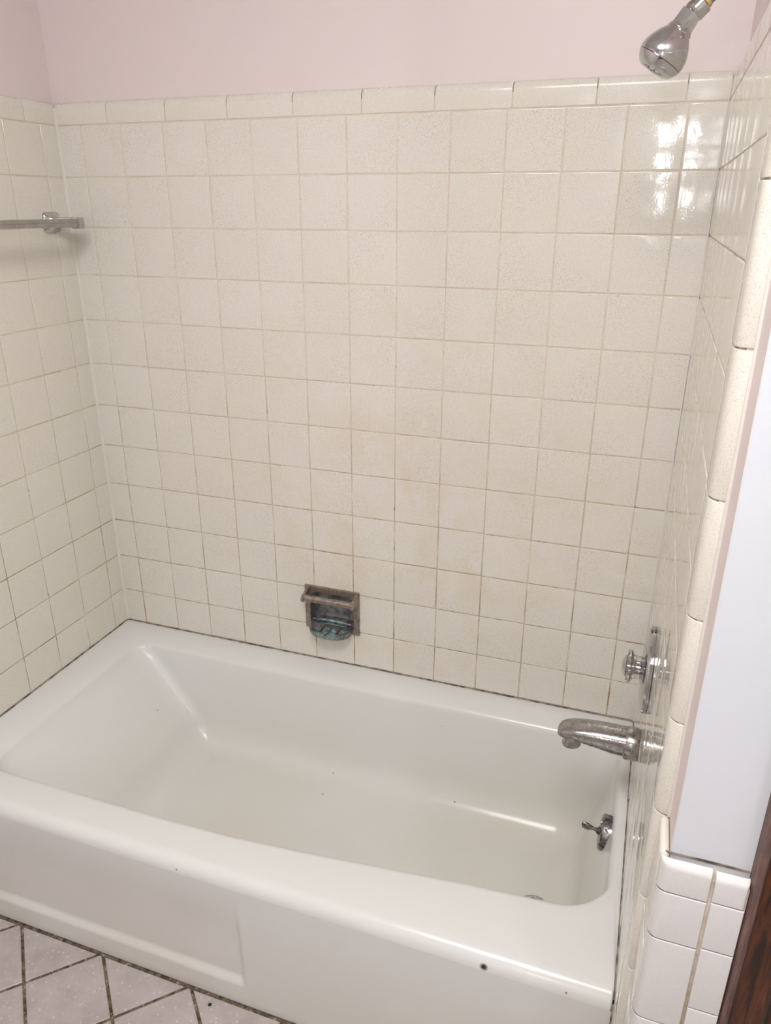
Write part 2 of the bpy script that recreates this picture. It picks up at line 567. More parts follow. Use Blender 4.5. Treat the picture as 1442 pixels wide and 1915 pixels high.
# upright bullnose column at the open edge
BN = cap_profile(0.0500, DRY + 0.0009, 0.0165)
zj = [1.705, 1.508, 1.361, 1.208, 1.069, 0.933, 0.798, 0.657, 0.523, 0.385, 0.245, 0.105, 0.003]
for a, b in zip(zj[:-1], zj[1:]):
    profile_piece('bullnose_tile', BN, a - b - 0.002, TILE_R, wall_right,
                  lambda u, v, t, c=(a + b) / 2: (XR - v, -0.7675 - u, c + t))
bm = bmesh.new(); bx(bm, XD - 0.003, XD + 0.0006, -0.8205, -0.8165, ZW if False else 0.80, 1.706)
obj('edge_grout', bm, CORN, wall_right)
bm = bmesh.new(); bx(bm, XR + 0.0045, XD, -0.8095, -0.7995, 0.0, 1.690); bx(bm, XR + 0.0105, XD, -0.8155, -0.8090, 0.0, 1.690)
obj('grout_bed', bm, GROUT, wall_right)
# tiled return and two columns of tile round the end of the wall
ZW = 0.806
bm = bmesh.new()
bx(bm, XR + 0.010, XD, YF, -0.822, 0.0, ZW - 0.010, 0)
bx(bm, XR + 0.030, 1.4865, YF - 0.0172, YF, 0.0, ZW - 0.012, 0)
obj('grout_bed', bm, GROUT, wall_right)
ret = [ZW, 0.657, 0.523, 0.385, 0.245, 0.105, 0.003]
for a, b in zip(ret[:-1], ret[1:]):
    bm = bmesh.new()
    top = a == ZW
    x0, x1, y0, y1 = XR + 0.0075, XD - 0.0005, -0.8865, -0.8225
    pr = [(x1, 0), (x0, 0)]
    bx(bm, x0, x1, y0, y1, b + 0.001, a - 0.001, 0, 0.006 if top else 0.0012, 3)
    obj('return_tile', bm, TILE_S, wall_right, 50)


def rounded_rect_tile(x0, x1, z0, z1, rl, rr, rt, rb):
    """front-facing tile: left/right/top/bottom edges rolled back with their own radius"""
    y = YF - 0.0195; d = 0.0190
    bm = bmesh.new()
    N = 6
    def prof(a0, a1, r0, r1):
        pts = []
        for k in range(N):
            t = PI / 2 * k / (N - 1)
            pts.append((a0 + r0 * (1 - math.sin(t)), r0 * (1 - math.cos(t))))
        pts = pts[::-1]
        for k in range(N):
            t = PI / 2 * k / (N - 1)
            pts.append((a1 - r1 * (1 - math.sin(t)), r1 * (1 - math.cos(t))))
        return pts
    px, pz = prof(x0, x1, rl, rr), prof(z0, z1, rb, rt)
    px = sorted(px); pz = sorted(pz)
    gr = [[bm.verts.new((a, y + min(d, max(da, dz) + 0.35 * min(da, dz)), c_)) for (a, da) in px] for (c_, dz) in pz]
    for i in range(len(gr) - 1):
        for j in range(len(gr[0]) - 1):
            bm.faces.new((gr[i][j], gr[i][j + 1], gr[i + 1][j + 1], gr[i + 1][j]))
    return obj('wainscot_tile', bm, TILE_W, wall_right, 60)


S = 0.0016
lz = [ZW, 0.762, 0.688, 0.550, 0.452, 0.350, 0.245, 0.140, 0.004]
for i, (a, b) in enumerate(zip(lz[:-1], lz[1:])):
    rounded_rect_tile(XR + 0.0085, 1.4475, b + 0.0008, a - 0.0008, 0.013, S, 0.009 if i == 0 else S, S)
rz = [ZW - 0.002, 0.764, 0.692, 0.592, 0.490, 0.388, 0.286, 0.184, 0.082, 0.004]
for i, (a, b) in enumerate(zip(rz[:-1], rz[1:])):
    rounded_rect_tile(1.4515, 1.4862, b + 0.0008, a - 0.0008, S, 0.005 if i == 0 else S, 0.009 if i == 0 else S, S)

bm = bmesh.new()
bx(bm, 1.398, 1.4866, YF - 0.0020, YF - 0.0010, ZW - 0.003, ZW + 0.0002)
obj('caulk', bm, CAULK, wall_right)

# soft filler in the two inner corners
for nm, xc, sg, rr_, m_, par in (('corner_filler', XL, 1, 0.0050, CORN, wall_left), ('corner_filler', XR, -1, 0.0030, CORN, wall_right)):
    sec = [(xc - sg * 0.001, 0.001)]
    for k in range(7):
        a = PI / 2 * k / 6
        sec.append((xc + sg * (rr_ - rr_ * math.sin(a)), -(rr_ - rr_ * math.cos(a)) - 0.0002))
    bm = bmesh.new(); loft(bm, [[(px, py, z) for px, py in sec] for z in (ZT + 0.003, 0.8, 1.3, ZC + 0.036)])
    obj(nm, bm, m_, par, 50)

# caulk line between tiles and tub
bm = bmesh.new()
bx(bm, XL - 0.001, XR + 0.001, -0.0016, 0.006, ZT - 0.004, ZT + 0.0028)
obj('caulk', bm, CAULK, wall_back)
bm = bmesh.new()
bx(bm, XL - 0.006, XL + 0.0014, -0.745, 0.0, ZT - 0.004, ZT + 0.0028)
obj('caulk', bm, CAULK, wall_left)
bm = bmesh.new()
bx(bm, XR - 0.0009, XR + 0.006, -0.722, 0.0, ZT - 0.004, ZT + 0.0024)
bx(bm, XR - 0.0012, XR + 0.006, -0.7270, -0.7235, 0.0, ZT - 0.012)
obj('caulk', bm, CAULK, wall_right)

# rest of the room
bm = bmesh.new()
bx(bm, 2.36, ROOM_X1 + 0.12, YF, YF + 0.12, 0, CEIL); bx(bm, 1.60, 2.36, YF, YF + 0.12, 2.05, CEIL)
bx(bm, 1.487, 1.60, YF + 0.001, YF + 0.12, 0, CEIL)
struct(obj('wall_front', bm, ROOMP))
bm = bmesh.new(); bx(bm, ROOM_X1, ROOM_X1 + 0.12, ROOM_Y0, YF, 0, CEIL); struct(obj('wall_side', bm, ROOMP))
# wall behind the camera with a small two-sash window and a wider one
W1 = (1.215, 1.350, 1.46, 1.94)
bm = bmesh.new()
y0, y1 = ROOM_Y0 - 0.12, ROOM_Y0
bx(bm, XL - 0.12, W1[0], y0, y1, 0, CEIL); bx(bm, W1[1], ROOM_X1 + 0.12, y0, y1, 0, CEIL)
for W in (W1,):
    bx(bm, W[0], W[1], y0, y1, 0, W[2]); bx(bm, W[0], W[1], y0, y1, W[3], CEIL)
struct(obj('wall_behind', bm, ROOMP))
for i, W in enumerate((W1,)):
    bm = bmesh.new()
    t = 0.022
    a, b, z0, z1 = W
    yy0, yy1 = ROOM_Y0 - 0.07, ROOM_Y0 - 0.02
    bx(bm, a, a + t, yy0, yy1, z0, z1); bx(bm, b - t, b, yy0, yy1, z0, z1)
    bx(bm, a + t, b - t, yy0, yy1, z0, z0 + t); bx(bm, a + t, b - t, yy0, yy1, z1 - t, z1)
    zm = (z0 + z1) / 2
    bx(bm, a + t, b - t, yy0, yy1, zm - 0.085, zm + 0.085)
    win = struct(obj('window_%d' % (i + 1), bm, SHELLP))
    for q0, q1 in ((z0 + t, zm - 0.085), (zm + 0.085, z1 - t)):
        bm = bmesh.new(); bx(bm, a + t, b - t, yy0 + 0.02, yy0 + 0.026, q0, q1)
        obj('pane', bm, PANE, win)
bm = bmesh.new(); bx(bm, XL - 0.12, ROOM_X1 + 0.12, ROOM_Y0 - 0.12, 0.12, CEIL, CEIL + 0.1)
struct(obj('ceiling', bm, CEILP))

# door opening beside the tiled wall end: casing, jamb and a dark door
bm = bmesh.new()
prof = [(1.4872, 0.0), (1.4872, 0.016), (1.4890, 0.0200), (1.4930, 0.0215), (1.4965, 0.0200), (1.4985, 0.0160), (1.4985, 0.0)]
loft(bm, [[(px, YF - py, z) for px, py in prof] for z in (0.0, 2.12)])
casing = struct(obj('trim_1', bm, WOOD2, None, 40), 'brown edge bead of the dark door casing, its lighter sheen put into the colour')
bm = bmesh.new()
prof = [(1.4985, 0.0), (1.4985, 0.0135), (1.503, 0.0140), (1.530, 0.0180), (1.5345, 0.0150), (1.5350, 0.0)]
loft(bm, [[(px, YF - py, z) for px, py in prof] for z in (0.0, 2.12)])
obj('casing_board', bm, WOOD, casing, 40)
bm = bmesh.new()
bx(bm, 1.535, 2.36, YF - 0.014, YF, 2.05, 2.12); bx(bm, 1.535, 1.60, YF - 0.004, YF + 0.10, 0, 2.05)
obj('head_casing', bm, WOOD, casing)
bm = bmesh.new(); bx(bm, 1.60, 2.36, YF + 0.055, YF + 0.095, 0.004, 2.05)
door = struct(obj('door_1', bm, WOOD))
for px0, px1 in ((1.69, 1.94), (2.02, 2.27)):
    for pz0, pz1 in ((0.22, 0.95), (1.10, 1.90)):
        bm = bmesh.new(); bx(bm, px0, px1, YF + 0.047, YF + 0.056, pz0, pz1, 0, 0.006)
        obj('door_panel', bm, WOOD, door)
bm = bmesh.new(); lathe(bm, [(0, 0.03), (0.006, 0.03), (0.008, 0.012), (0.035, 0.012), (0.045, 0.026), (0.06, 0.026), (0.068, 0.015)], (1.655, YF + 0.055, 1.0), (0, -1, 0), n=20)
obj('door_knob', bm, CHROME_OLD, door, 40)

# ------------------------------------------------------------------ floor of tiles laid on the diagonal
bm = bmesh.new()
bx(bm, XL - 0.12, ROOM_X1 + 0.12, ROOM_Y0 - 0.12, 0.12, -0.10, -0.0022)
floor = struct(obj('floor', bm, FGROUT))
FP, FG = 0.1545, 0.0062
NX, NY = 0.364, -0.726
FY = -0.7325


def clip(poly, ax, lim, keep_less):
    out = []
    for i in range(len(poly)):
        a, b = poly[i], poly[(i + 1) % len(poly)]
        ina = (a[ax] <= lim) == keep_less; inb = (b[ax] <= lim) == keep_less
        if ina: out.append(a)
        if ina != inb:
            t = (lim - a[ax]) / (b[ax] - a[ax]); out.append(tuple(a[k] + (b[k] - a[k]) * t for k in (0, 1)))
    return out


def floor_mesh(poly):
    n_ = len(poly); cx = sum(p[0] for p in poly) / n_; cy = sum(p[1] for p in poly) / n_
    vs, fs = [], []
    for k, z in ((0, -0.004), (0, -0.0014), (0.0016, 0.0)):
        for (x_, y_) in poly:
            L = math.hypot(x_ - cx, y_ - cy) or 1
            vs.append((x_ - (x_ - cx) / L * k * 1.4, y_ - (y_ - cy) / L * k * 1.4, z))
    for r in range(2):
        for k in range(n_):
            a, b = r * n_ + k, r * n_ + (k + 1) % n_; fs.append((a, b, b + n_, a + n_))
    fs.append(tuple(range(2 * n_, 3 * n_)))
    return vs, fs


hw = (FP - FG) / 2 * math.sqrt(2)
full_me = None
DG = FP * math.sqrt(2)
for i in range(-40, 41):
    for j in range(-30, 41):
        # diamond centres lie half a diagonal off the nodes
        cx = NX + (i + j) * DG / 2 + 0.0
        cy = NY + (j - i) * DG / 2 - DG / 2
        if not (XL - 0.1 < cx < ROOM_X1 and -2.3 < cy < YF + 0.2): continue
        poly = [(cx - hw, cy), (cx, cy - hw), (cx + hw, cy), (cx, cy + hw)]
        c2 = clip(poly, 1, FY, True)
        if len(c2) >= 3: c2 = clip(c2, 0, XL - DRY + 0.003, False)
        if cx > 1.2 and cy > YF - 0.2 and len(c2) >= 3:
            if cx > 1.39 - 0.0 or True:
                c2 = clip(c2, 1, YF - 0.026, True) if cx > 1.36 else clip(c2, 0, 1.388, True)
        if len(c2) < 3: continue
        ar = abs(sum(c2[k][0] * c2[(k + 1) % len(c2)][1] - c2[(k + 1) % len(c2)][0] * c2[k][1] for k in range(len(c2)))) / 2
        if ar < 0.0004: continue
        if c2 == poly:
            if full_me is None:
                vs, fs = floor_mesh([(-hw, 0), (0, -hw), (hw, 0), (0, hw)])
                o = new_mesh_obj('floor_tile', vs, fs, FTILE, floor); full_me = o.data
            else:
                o = bpy.data.objects.new('floor_tile', full_me); C.objects.link(o); o.parent = floor
            o.location = (cx, cy, random.uniform(-0.0003, 0.0003))
        else:
            vs, fs = floor_mesh([(x_ - cx, y_ - cy) for x_, y_ in c2])
            o = new_mesh_obj('floor_tile', vs, fs, FTILE, floor); o.location = (cx, cy, 0)

# ------------------------------------------------------------------ bathtub
tub = thing('bathtub', (0.66, -0.36, 0), 'white enamel alcove bathtub with a panelled apron under the tiled walls', 'bathtub')
TINV = tub.matrix_world.inverted()


def tpart(name, bm, m, smooth=40, parent=tub):
    bmesh.ops.transform(bm, matrix=TINV, verts=bm.verts)
    return obj(name, bm, m, parent, smooth)


def rrect(x0, x1, y0, y1, rs, z, n=10, zf=None):
    """rounded rectangle loop; rs = radii for (back-left, back-right, front-right, front-left); y0 back, y1 front"""
    pts = []
    cs = [((x0, y0), (1, -1), rs[0], 180), ((x1, y0), (-1, -1), rs[1], 90), ((x1, y1), (-1, 1), rs[2], 0), ((x0, y1), (1, 1), rs[3], -90)]
    for (cx, cy), (sx_, sy_), r, a0 in cs:
        ox, oy = cx + sx_ * r, cy + sy_ * r
        for k in range(n + 1):
            a = math.radians(a0 - 90.0 * k / n)
            pts.append([ox + r * math.cos(a), oy + r * math.sin(a), z])
    # subdivide the straight runs
    out = []
    for i, p in enumerate(pts):
        out.append(p)
        q = pts[(i + 1) % len(pts)]
        if (i % (n + 1)) == n:
            for k in range(1, 8):
                t = k / 8
                out.append([p[j] + (q[j] - p[j]) * t for j in range(3)])
    if zf:
        for p in out: p[2] = zf(p)
    return out


X0, X1, YB, YFR = XL + 0.0005, XR - 0.0012, -0.0005, -0.725
def lerp(a, b, t): return a + (b - a) * t
loops = []
RO = 0.027
# skirt and outer roll of the rim (front edge only rolls)
def outer(z, inset, r=0.004):
    L = rrect(X0, X1, YB, YFR + inset, (r, r, r, r), z)
    return L
for k in range(8):
    a = PI / 2 * k / 7
    loops.append(outer(ZT - RO + RO * math.sin(a), RO * (1 - math.cos(a))))
# inner top edge
IN0 = dict(x0=0.030, x1=1.358, y0=-0.078, y1=-0.627)
OFF = dict(x0=0.088, x1=0.014, y0=0.068, y1=0.020)     # how softly each side rolls over
IN1 = dict(x0=0.245, x1=1.302, y0=-0.108, y1=-0.592)      # foot of the walls
RT = (0.055, 0.055, 0.080, 0.050); RB = (0.045, 0.075, 0.090, 0.075)
zfl = 0.060
RI = 0.026
def inner(t, off, z, roll=False):
    k = off / RI if roll else None
    o = {q: (OFF[q] * k if roll else off) for q in OFF}
    x0 = lerp(IN0['x0'], IN1['x0'], t) - o['x0']; x1 = lerp(IN0['x1'], IN1['x1'], t) + o['x1']
    y0 = lerp(IN0['y0'], IN1['y0'], t) + o['y0']; y1 = lerp(IN0['y1'], IN1['y1'], t) - o['y1']
    rs = tuple(max(0.01, lerp(a, b, t) + off) for a, b in zip(RT, RB))
    L = rrect(x0, x1, y0, y1, rs, z)
    for p in L:            # the basin narrows towards the drain end
        s_ = max(0.0, min(1.0, (p[0] - 0.5) / 0.9)); s_ = s_ * s_ * (3 - 2 * s_)
        p[1] += 0.066 * s_ * max(0.0, min(1.0, (-p[1] - 0.25) / 0.35))
    return L
for k in range(9):
    a = PI / 2 * k / 8
    # quarter roll from flat rim down into the basin
    loops.append(inner(0.0, RI * (1 - math.sin(a)) * 1.0, ZT - RI * (1 - math.cos(a)) if k < 8 else ZT - RI, True))
NW = 10
for k in range(1, NW + 1):
    t = k / NW
    z = lerp(ZT - RI, zfl + 0.075, t)
    loops.append(inner(lerp(0.03, 0.80, t), 0.0, z))
for k in range(1, 9):
    a = PI / 2 * k / 8
    t = lerp(0.80, 1.0, math.sin(a) * 0.35 + 0.65 * (k / 8))
    off = -0.066 * (1 - math.cos(a))
    loops.append(inner(t, off, zfl + 0.075 * (1 - math.sin(a)) + 0.0))
def floorz(x_, y_):
    return zfl - 0.012 * max(0, min(1, (x_ - 0.3) / 0.9)) + 0.006 * (abs(y_ + 0.355) / 0.2) ** 2
for t in (0.75, 0.5, 0.25, 0.08):
    a = loops[-1] if t == 0.75 else base_loop
    if t == 0.75: base_loop = loops[-1]
    cx, cy = 0.80, -0.355
    loops.append([[cx + (p[0] - cx) * t, cy + (p[1] - cy) * t, 0] for p in base_loop])
for li in range(len(loops)):
    L = loops[li]
    if li >= len(loops) - 4:
        for p in L: p[2] = floorz(p[0], p[1])
for p in base_loop: p[2] = floorz(p[0], p[1])
bm = bmesh.new()
rings = [[bm.verts.new(p) for p in L] for L in loops]
n_ = len(rings[0])
for i in range(len(rings) - 1):
    for k in range(n_):
        bm.faces.new((rings[i][k], rings[i][(k + 1) % n_], rings[i + 1][(k + 1) % n_], rings[i + 1][k]))
bm.faces.new(rings[-1])
tpart('basin', bm, ENAMEL, 60)

# apron: one face with the sunk panel on its left
def apron_depth(x_, z_):
    d = 0.0
    xe, zb, zt_ = 0.717, 0.050, 0.306
    fx = max(0.0, min(1.0, (xe - x_) / 0.018)); fx = fx * fx * (3 - 2 * fx)
    fz = max(0.0, min(1.0, (z_ - zb) / 0.024)); fz = fz * fz * (3 - 2 * fz)
    ft = max(0.0, min(1.0, (zt_ - z_) / 0.15)); ft = ft * ft * (3 - 2 * ft)
    f0 = max(0.0, min(1.0, (x_ - (X0 + 0.05)) / 0.012))
    return 0.0085 * fx * fz * ft * f0
xs = sorted(set([X0, X1] + [X0 + 0.044 + 0.004 * k for k in range(8)] + [0.692 + 0.002 * k for k in range(17)] + [lerp(X0, X1, k / 24) for k in range(25)]))
zs = sorted(set([0.0, 0.003] + [0.046 + 0.003 * k for k in range(14)] + [0.19 + 0.006 * k for k in range(16)] + [0.12, 0.15, ZT - RO]))
zs = [z for z in zs if z <= ZT - RO]
bm = bmesh.new()
gr = [[bm.verts.new((x_, YFR + apron_depth(x_, z_) + 0.003 * max(0, (0.30 - z_) / 0.30) * 0, z_)) for x_ in xs] for z_ in zs]
for i in range(len(zs) - 1):
    for j in range(len(xs) - 1):
        bm.faces.new((gr[i][j], gr[i][j + 1], gr[i + 1][j + 1], gr[i + 1][j]))
# return to give the skirt a thickness
bk = [bm.verts.new((x_, YFR + 0.02, 0.0)) for x_ in xs]
for j in range(len(xs) - 1):
    bm.faces.new((gr[0][j + 1], gr[0][j], bk[j], bk[j + 1]))
tpart('apron', bm, ENAMEL, 60)

# overflow plate and trip lever on the drain end
OX, OY, OZ = 1.3465, -0.322, 0.283
ax = Vector((-1, 0, 0.10)).normalized()
bm = bmesh.new()
lathe(bm, [(-0.010, 0.0365), (0.0060, 0.0370), (0.0085, 0.0355), (0.0098, 0.031), (0.0104, 0.010), (0.0106, 0.001)], (OX, OY, OZ), ax, n=36)
ov = tpart('overflow_plate', bm, TARNISH)
ov['label'] = 'round tarnished overflow plate'
bm = bmesh.new()
o0 = Vector((OX, OY, OZ)) + ax * 0.009
lathe(bm, [(0, 0.0085), (0.004, 0.0085), (0.008, 0.0055), (0.011, 0.0035)], o0, ax, n=16)
secs = []
for t, w_, h_ in ((0.009, .0036, .0036), (0.014, .0034, .0036), (0.019, .0052, .0042), (0.025, .0080, .0046), (0.031, .0090, .0048), (0.036, .0076, .0042), (0.0385, .0035, .002)):
    c_ = o0 + ax * t + Vector((0, 0, 0.003 * t / 0.04))
    secs.append([c_ + Vector((0, h_ * math.sin(2 * PI * k / 14), w_ * math.cos(2 * PI * k / 14))) for k in range(14)])
loft(bm, secs)
tpart('trip_lever', bm, TARNISH, 40, ov)
for sz in (0.024, -0.024):
    bm = bmesh.new(); lathe(bm, [(0, 0.0038), (0.002, 0.0036), (0.003, 0.002)], Vector((OX, OY, OZ + sz)) + ax * 0.0078, ax, n=12)
    tpart('screw', bm, CHROME_OLD, 40, ov)
# drain strainer
DX, DY = 1.222, -0.352
dz = floorz(DX, DY)
bm = bmesh.new()
lathe(bm, [(-0.004, 0.036), (0.0015, 0.0365), (0.003, 0.034), (0.002, 0.026), (0.0005, 0.024), (0.0005, 0.002)], (DX, DY, dz), (0, 0, 1), n=36)
dr = tpart('drain', bm, CHROME_OLD)
bm = bmesh.new(); lathe(bm, [(0.0008, 0.021), (0.006, 0.021), (0.009, 0.017), (0.0095, 0.002)], (DX, DY, dz), (0, 0, 1), n=28)
tpart('stopper', bm, CHROME_OLD, 40, dr)

# ------------------------------------------------------------------ shower head on its arm
YS = -0.335
sh = thing('wall_shower', (1.3842 + DRY, YS, 1.80), 'chrome bell shaped shower head on a bent arm, above the tile at upper right', 'shower head')


def local(o): return Matrix.Translation(-o.location)


def part_of(root, name, bm, m, smooth=35, parent=None):
    bmesh.ops.transform(bm, matrix=local(root), verts=bm.verts)
    return obj(name, bm, m, parent or root, smooth)


HC = Vector((1.2920, YS, 1.7090))          # joint of collar and bell
HA = Vector((1.267 - 1.303, 0, 1.666 - 1.724)).normalized()
bm = bmesh.new()
lathe(bm, [(-0.0005, 0.0168), (0.001, 0.0182), (0.003, 0.0180), (0.007, 0.0212), (0.014, 0.0262), (0.022, 0.0303), (0.030, 0.0328), (0.036, 0.0334), (0.0405, 0.0327), (0.0410, 0.0320)], HC, HA, n=48)
part_of(sh, 'bell', bm, CHROME, 30)
bm = bmesh.new()
lathe(bm, [(0.0412, 0.0318), (0.0418, 0.0325), (0.045, 0.0312), (0.050, 0.0280), (0.0545, 0.0240), (0.0555, 0.0215), (0.0540, 0.0195), (0.0530, 0.002)], HC, HA, n=48)
part_of(sh, 'face_ring', bm, CHROME, 30)
bm = bmesh.new()
for k in range(8):
    a = 2 * PI * k / 8
    u = Vector((0, 1, 0)); v = HA.cross(u)
    lathe(bm, [(0.050, 0.002), (0.0545, 0.0014)], HC + u * 0.013 * math.cos(a) + v * 0.013 * math.sin(a), HA, up=(0, 1, 0), n=8)
part_of(sh, 'nozzles', bm, TARNISH, 30)
bm = bmesh.new()
def hexa(i, an):   # collar with flats
    s = (an % (PI / 3)) - PI / 6
    return math.cos(PI / 6) / math.cos(s) * 1.06 if 1 <= i <= 2 else 1.0
lathe(bm, [(-0.0235, 0.0125), (-0.0225, 0.0150), (-0.004, 0.0160), (-0.001, 0.0172), (0.0002, 0.0165)], HC, HA, up=(0, 1, 0.3), n=36, rf=hexa)
part_of(sh, 'collar', bm, CHROME, 30)
bm = bmesh.new()
bmesh.ops.create_uvsphere(bm, u_segments=24, v_segments=14, radius=0.0118, matrix=Matrix.Translation(HC - HA * 0.0265))
part_of(sh, 'ball_joint', bm, CHROME_OLD, 60)
NB = Vector((1.3062, YS, 1.7265)); NA = Vector((0.72, 0, 0.69)).normalized()
bm = bmesh.new()
lathe(bm, [(0.0, 0.0110), (0.0012, 0.0130), (0.004, 0.0136), (0.0048, 0.0130), (0.0165, 0.0130), (0.018, 0.0118), (0.019, 0.0098)], NB, NA, n=32)
part_of(sh, 'swivel_nut', bm, CHROME, 30)
bm = bmesh.new(); lathe(bm, [(0.0188, 0.0098), (0.0225, 0.0096), (0.0232, 0.0088)], NB, NA, n=20)
tp = part_of(sh, 'thread_tape', bm, TAPE, 30); tp['label'] = 'yellow thread tape round the arm'
bm = bmesh.new()
A0 = NB + NA * 0.017
pts = [A0, A0 + NA * 0.02, A0 + NA * 0.035 + Vector((0.001, 0, 0)), A0 + NA * 0.045 + Vector((0.004, 0, -0.0015)), Vector((1.368, YS, 1.7815)), Vector((1.384, YS, 1.786)), Vector((1.4045, YS, 1.787))]
tube(bm, pts, 0.0082, 18)
part_of(sh, 'arm', bm, STEEL, 50)
bm = bmesh.new(); lathe(bm, [(0, 0.030), (0.002, 0.030), (0.006, 0.024), (0.010, 0.012), (0.012, 0.0085)], (XR + DRY + 0.0015, YS, 1.787), (-1, 0, 0), n=32)
part_of(sh, 'wall_flange', bm, CHROME, 30)

# ------------------------------------------------------------------ mixer valve
VZ = 0.698
va = thing('shower_valve', (XR, YS, VZ), 'round chrome valve plate with a clear fluted knob, above the tub spout', 'tap')
bm = bmesh.new()
lathe(bm, [(0.0, 0.0800), (0.0055, 0.0805), (0.0085, 0.0790), (0.0100, 0.0755), (0.0120, 0.0660), (0.0142, 0.0520), (0.0158, 0.0370), (0.0165, 0.0240), (0.0180, 0.0210), (0.0185, 0.0120)], (XR - 0.0006, YS, VZ), (-1, 0, 0), n=64)
part_of(va, 'escutcheon', bm, CHROME_DK, 30)
bm = bmesh.new()
bx(bm, XR - 0.010, XR - 0.0005, YS - 0.002, YS + 0.002, VZ + 0.078, VZ + 0.083)
part_of(va, 'index_tab', bm, TARNISH)
bm = bmesh.new()
def flute(i, an): return 1.0 + 0.085 * math.cos(9 * an)
lathe(bm, [(0.0145, 0.0190), (0.0160, 0.0200), (0.0240, 0.0195), (0.0290, 0.0210), (0.0330, 0.0245), (0.0355, 0.0280), (0.0385, 0.0290), (0.0415, 0.0275), (0.0430, 0.0220)], (XR, YS, VZ), (-1, 0, 0), n=80, rf=flute)
part_of(va, 'knob', bm, ACRYL, 50)
bm = bmesh.new()
lathe(bm, [(0.0130, 0.0100), (0.0400, 0.0100)], (XR, YS, VZ), (-1, 0, 0), n=20)
part_of(va, 'stem', bm, CHROME_OLD, 40)
bm = bmesh.new()
lathe(bm, [(0.0425, 0.0190), (0.0445, 0.0200), (0.0460, 0.0188), (0.0500, 0.0120), (0.0512, 0.0040)], (XR, YS, VZ), (-1, 0, 0), n=32)
part_of(va, 'knob_cap', bm, CHROME, 30)

# ------------------------------------------------------------------ tub spout
SZ = 0.527
sp = thing('tub_spout', (XR, YS, SZ), 'worn chrome tub spout with a mottled top, below the round valve', 'spout')
bm = bmesh.new()
lathe(bm, [(0.0006, 0.0305), (0.003, 0.0320), (0.022, 0.0320), (0.026, 0.0305), (0.028, 0.0270)], (XR, YS, SZ), (-1, 0, 0), n=40)
part_of(sp, 'wall_collar', bm, CHROME_OLD, 35)
# hood: domed top with a sharp lower rim
bm = bmesh.new(); secs = []
N = 18
#        x from wall, half width, top, lower edge
H = [(0.020, 0.0285, 0.0285, -0.002), (0.045, 0.0285, 0.0290, -0.001), (0.075, 0.0282, 0.0280, 0.001), (0.100, 0.0275, 0.0255, 0.003),
     (0.122, 0.0262, 0.0215, 0.0035), (0.138, 0.0235, 0.0170, 0.0020), (0.147, 0.0190, 0.0120, 0.0), (0.1515, 0.0120, 0.0070, -0.001), (0.1530, 0.004, 0.0030, -0.0015)]
for dx, wd, tp_, lo in H:
    s = []
    for k in range(N + 1):
        a = PI * k / N
        s.append((XR - dx, YS - wd * math.cos(a) * (1.0), SZ + lo + (tp_ - lo) * math.sin(a) ** 0.55))
    s.append((XR - dx, YS + wd * 0.98, SZ + lo - 0.004)); s.append((XR - dx, YS + wd * 0.80, SZ + lo - 0.0015))
    s.append((XR - dx, YS - wd * 0.80, SZ + lo - 0.0015)); s.append((XR - dx, YS - wd * 0.98, SZ + lo - 0.004))
    secs.append(s)
loft(bm, secs)
part_of(sp, 'hood', bm, CHROME_OLD, 35)
bm = bmesh.new(); secs = []
for dx, wd, lo in [(0.020, 0.0270, -0.0295), (0.045, 0.0255, -0.0285), (0.075, 0.0225, -0.0245), (0.100, 0.0200, -0.0205), (0.120, 0.0190, -0.0190), (0.135, 0.0180, -0.0180), (0.144, 0.0140, -0.0150), (0.1485, 0.006, -0.010)]:
    s = []
    for k in range(N + 1):
        a = PI * k / N
        s.append((XR - dx, YS + wd * 0.86 * math.cos(a), SZ + 0.001 + (lo) * math.sin(a) ** 0.8))
    secs.append(s)
loft(bm, secs)
part_of(sp, 'body', bm, TARNISH, 40)  # dark tarnish, which also paints in the dark reflection below the hood
bm = bmesh.new()
lathe(bm, [(0.0, 0.0165), (0.018, 0.0172), (0.0205, 0.0185), (0.0225, 0.0185), (0.024, 0.0168), (0.0235, 0.0140), (0.012, 0.0130)], (XR - 0.126, YS, SZ - 0.006), (0.06, 0, -1), n=28)
part_of(sp, 'outlet', bm, CHROME_OLD, 35)

# ------------------------------------------------------------------ recessed soap dish
sd = thing('soap_dish', (0.603, 0.0, 0.497), 'tarnished recessed metal soap dish with grab bar and verdigris in its tray', 'soap dish')
A, B_, Z0, Z1 = 0.526, 0.6805, 0.4345, 0.5610
bm = bmesh.new()
# frame with an arched opening
ia, ib, iz0, iz1 = 0.5415, 0.6655, 0.452, 0.5460
yf = -0.0060
def arch(x0, x1, z0, z1, r, n=6):
    pts = []
    for cx, cz, a0 in ((x1 - r, z1 - r, 0), (x0 + r, z1 - r, 90)):
        for k in range(n + 1):
            a = math.radians(a0 + 90 * k / n); pts.append((cx + r * math.cos(a), cz + r * math.sin(a)))
    pts.append((x0, z0)); pts.append((x1, z0))
    return pts
inn = arch(ia, ib, iz0, iz1, 0.020)
def outp(p):
    cx, cz = (A + B_) / 2, (iz0 + iz1) / 2
    dx_, dz_ = p[0] - cx, p[1] - cz
    tx = ((B_ - cx) if dx_ > 0 else (A - cx)) / dx_ if abs(dx_) > 1e-6 else 1e9
    tz = ((Z1 - cz) if dz_ > 0 else (Z0 - cz)) / dz_ if abs(dz_) > 1e-6 else 1e9
    t = min(tx, tz); return (cx + dx_ * t, cz + dz_ * t)
out = [outp(p) for p in inn]
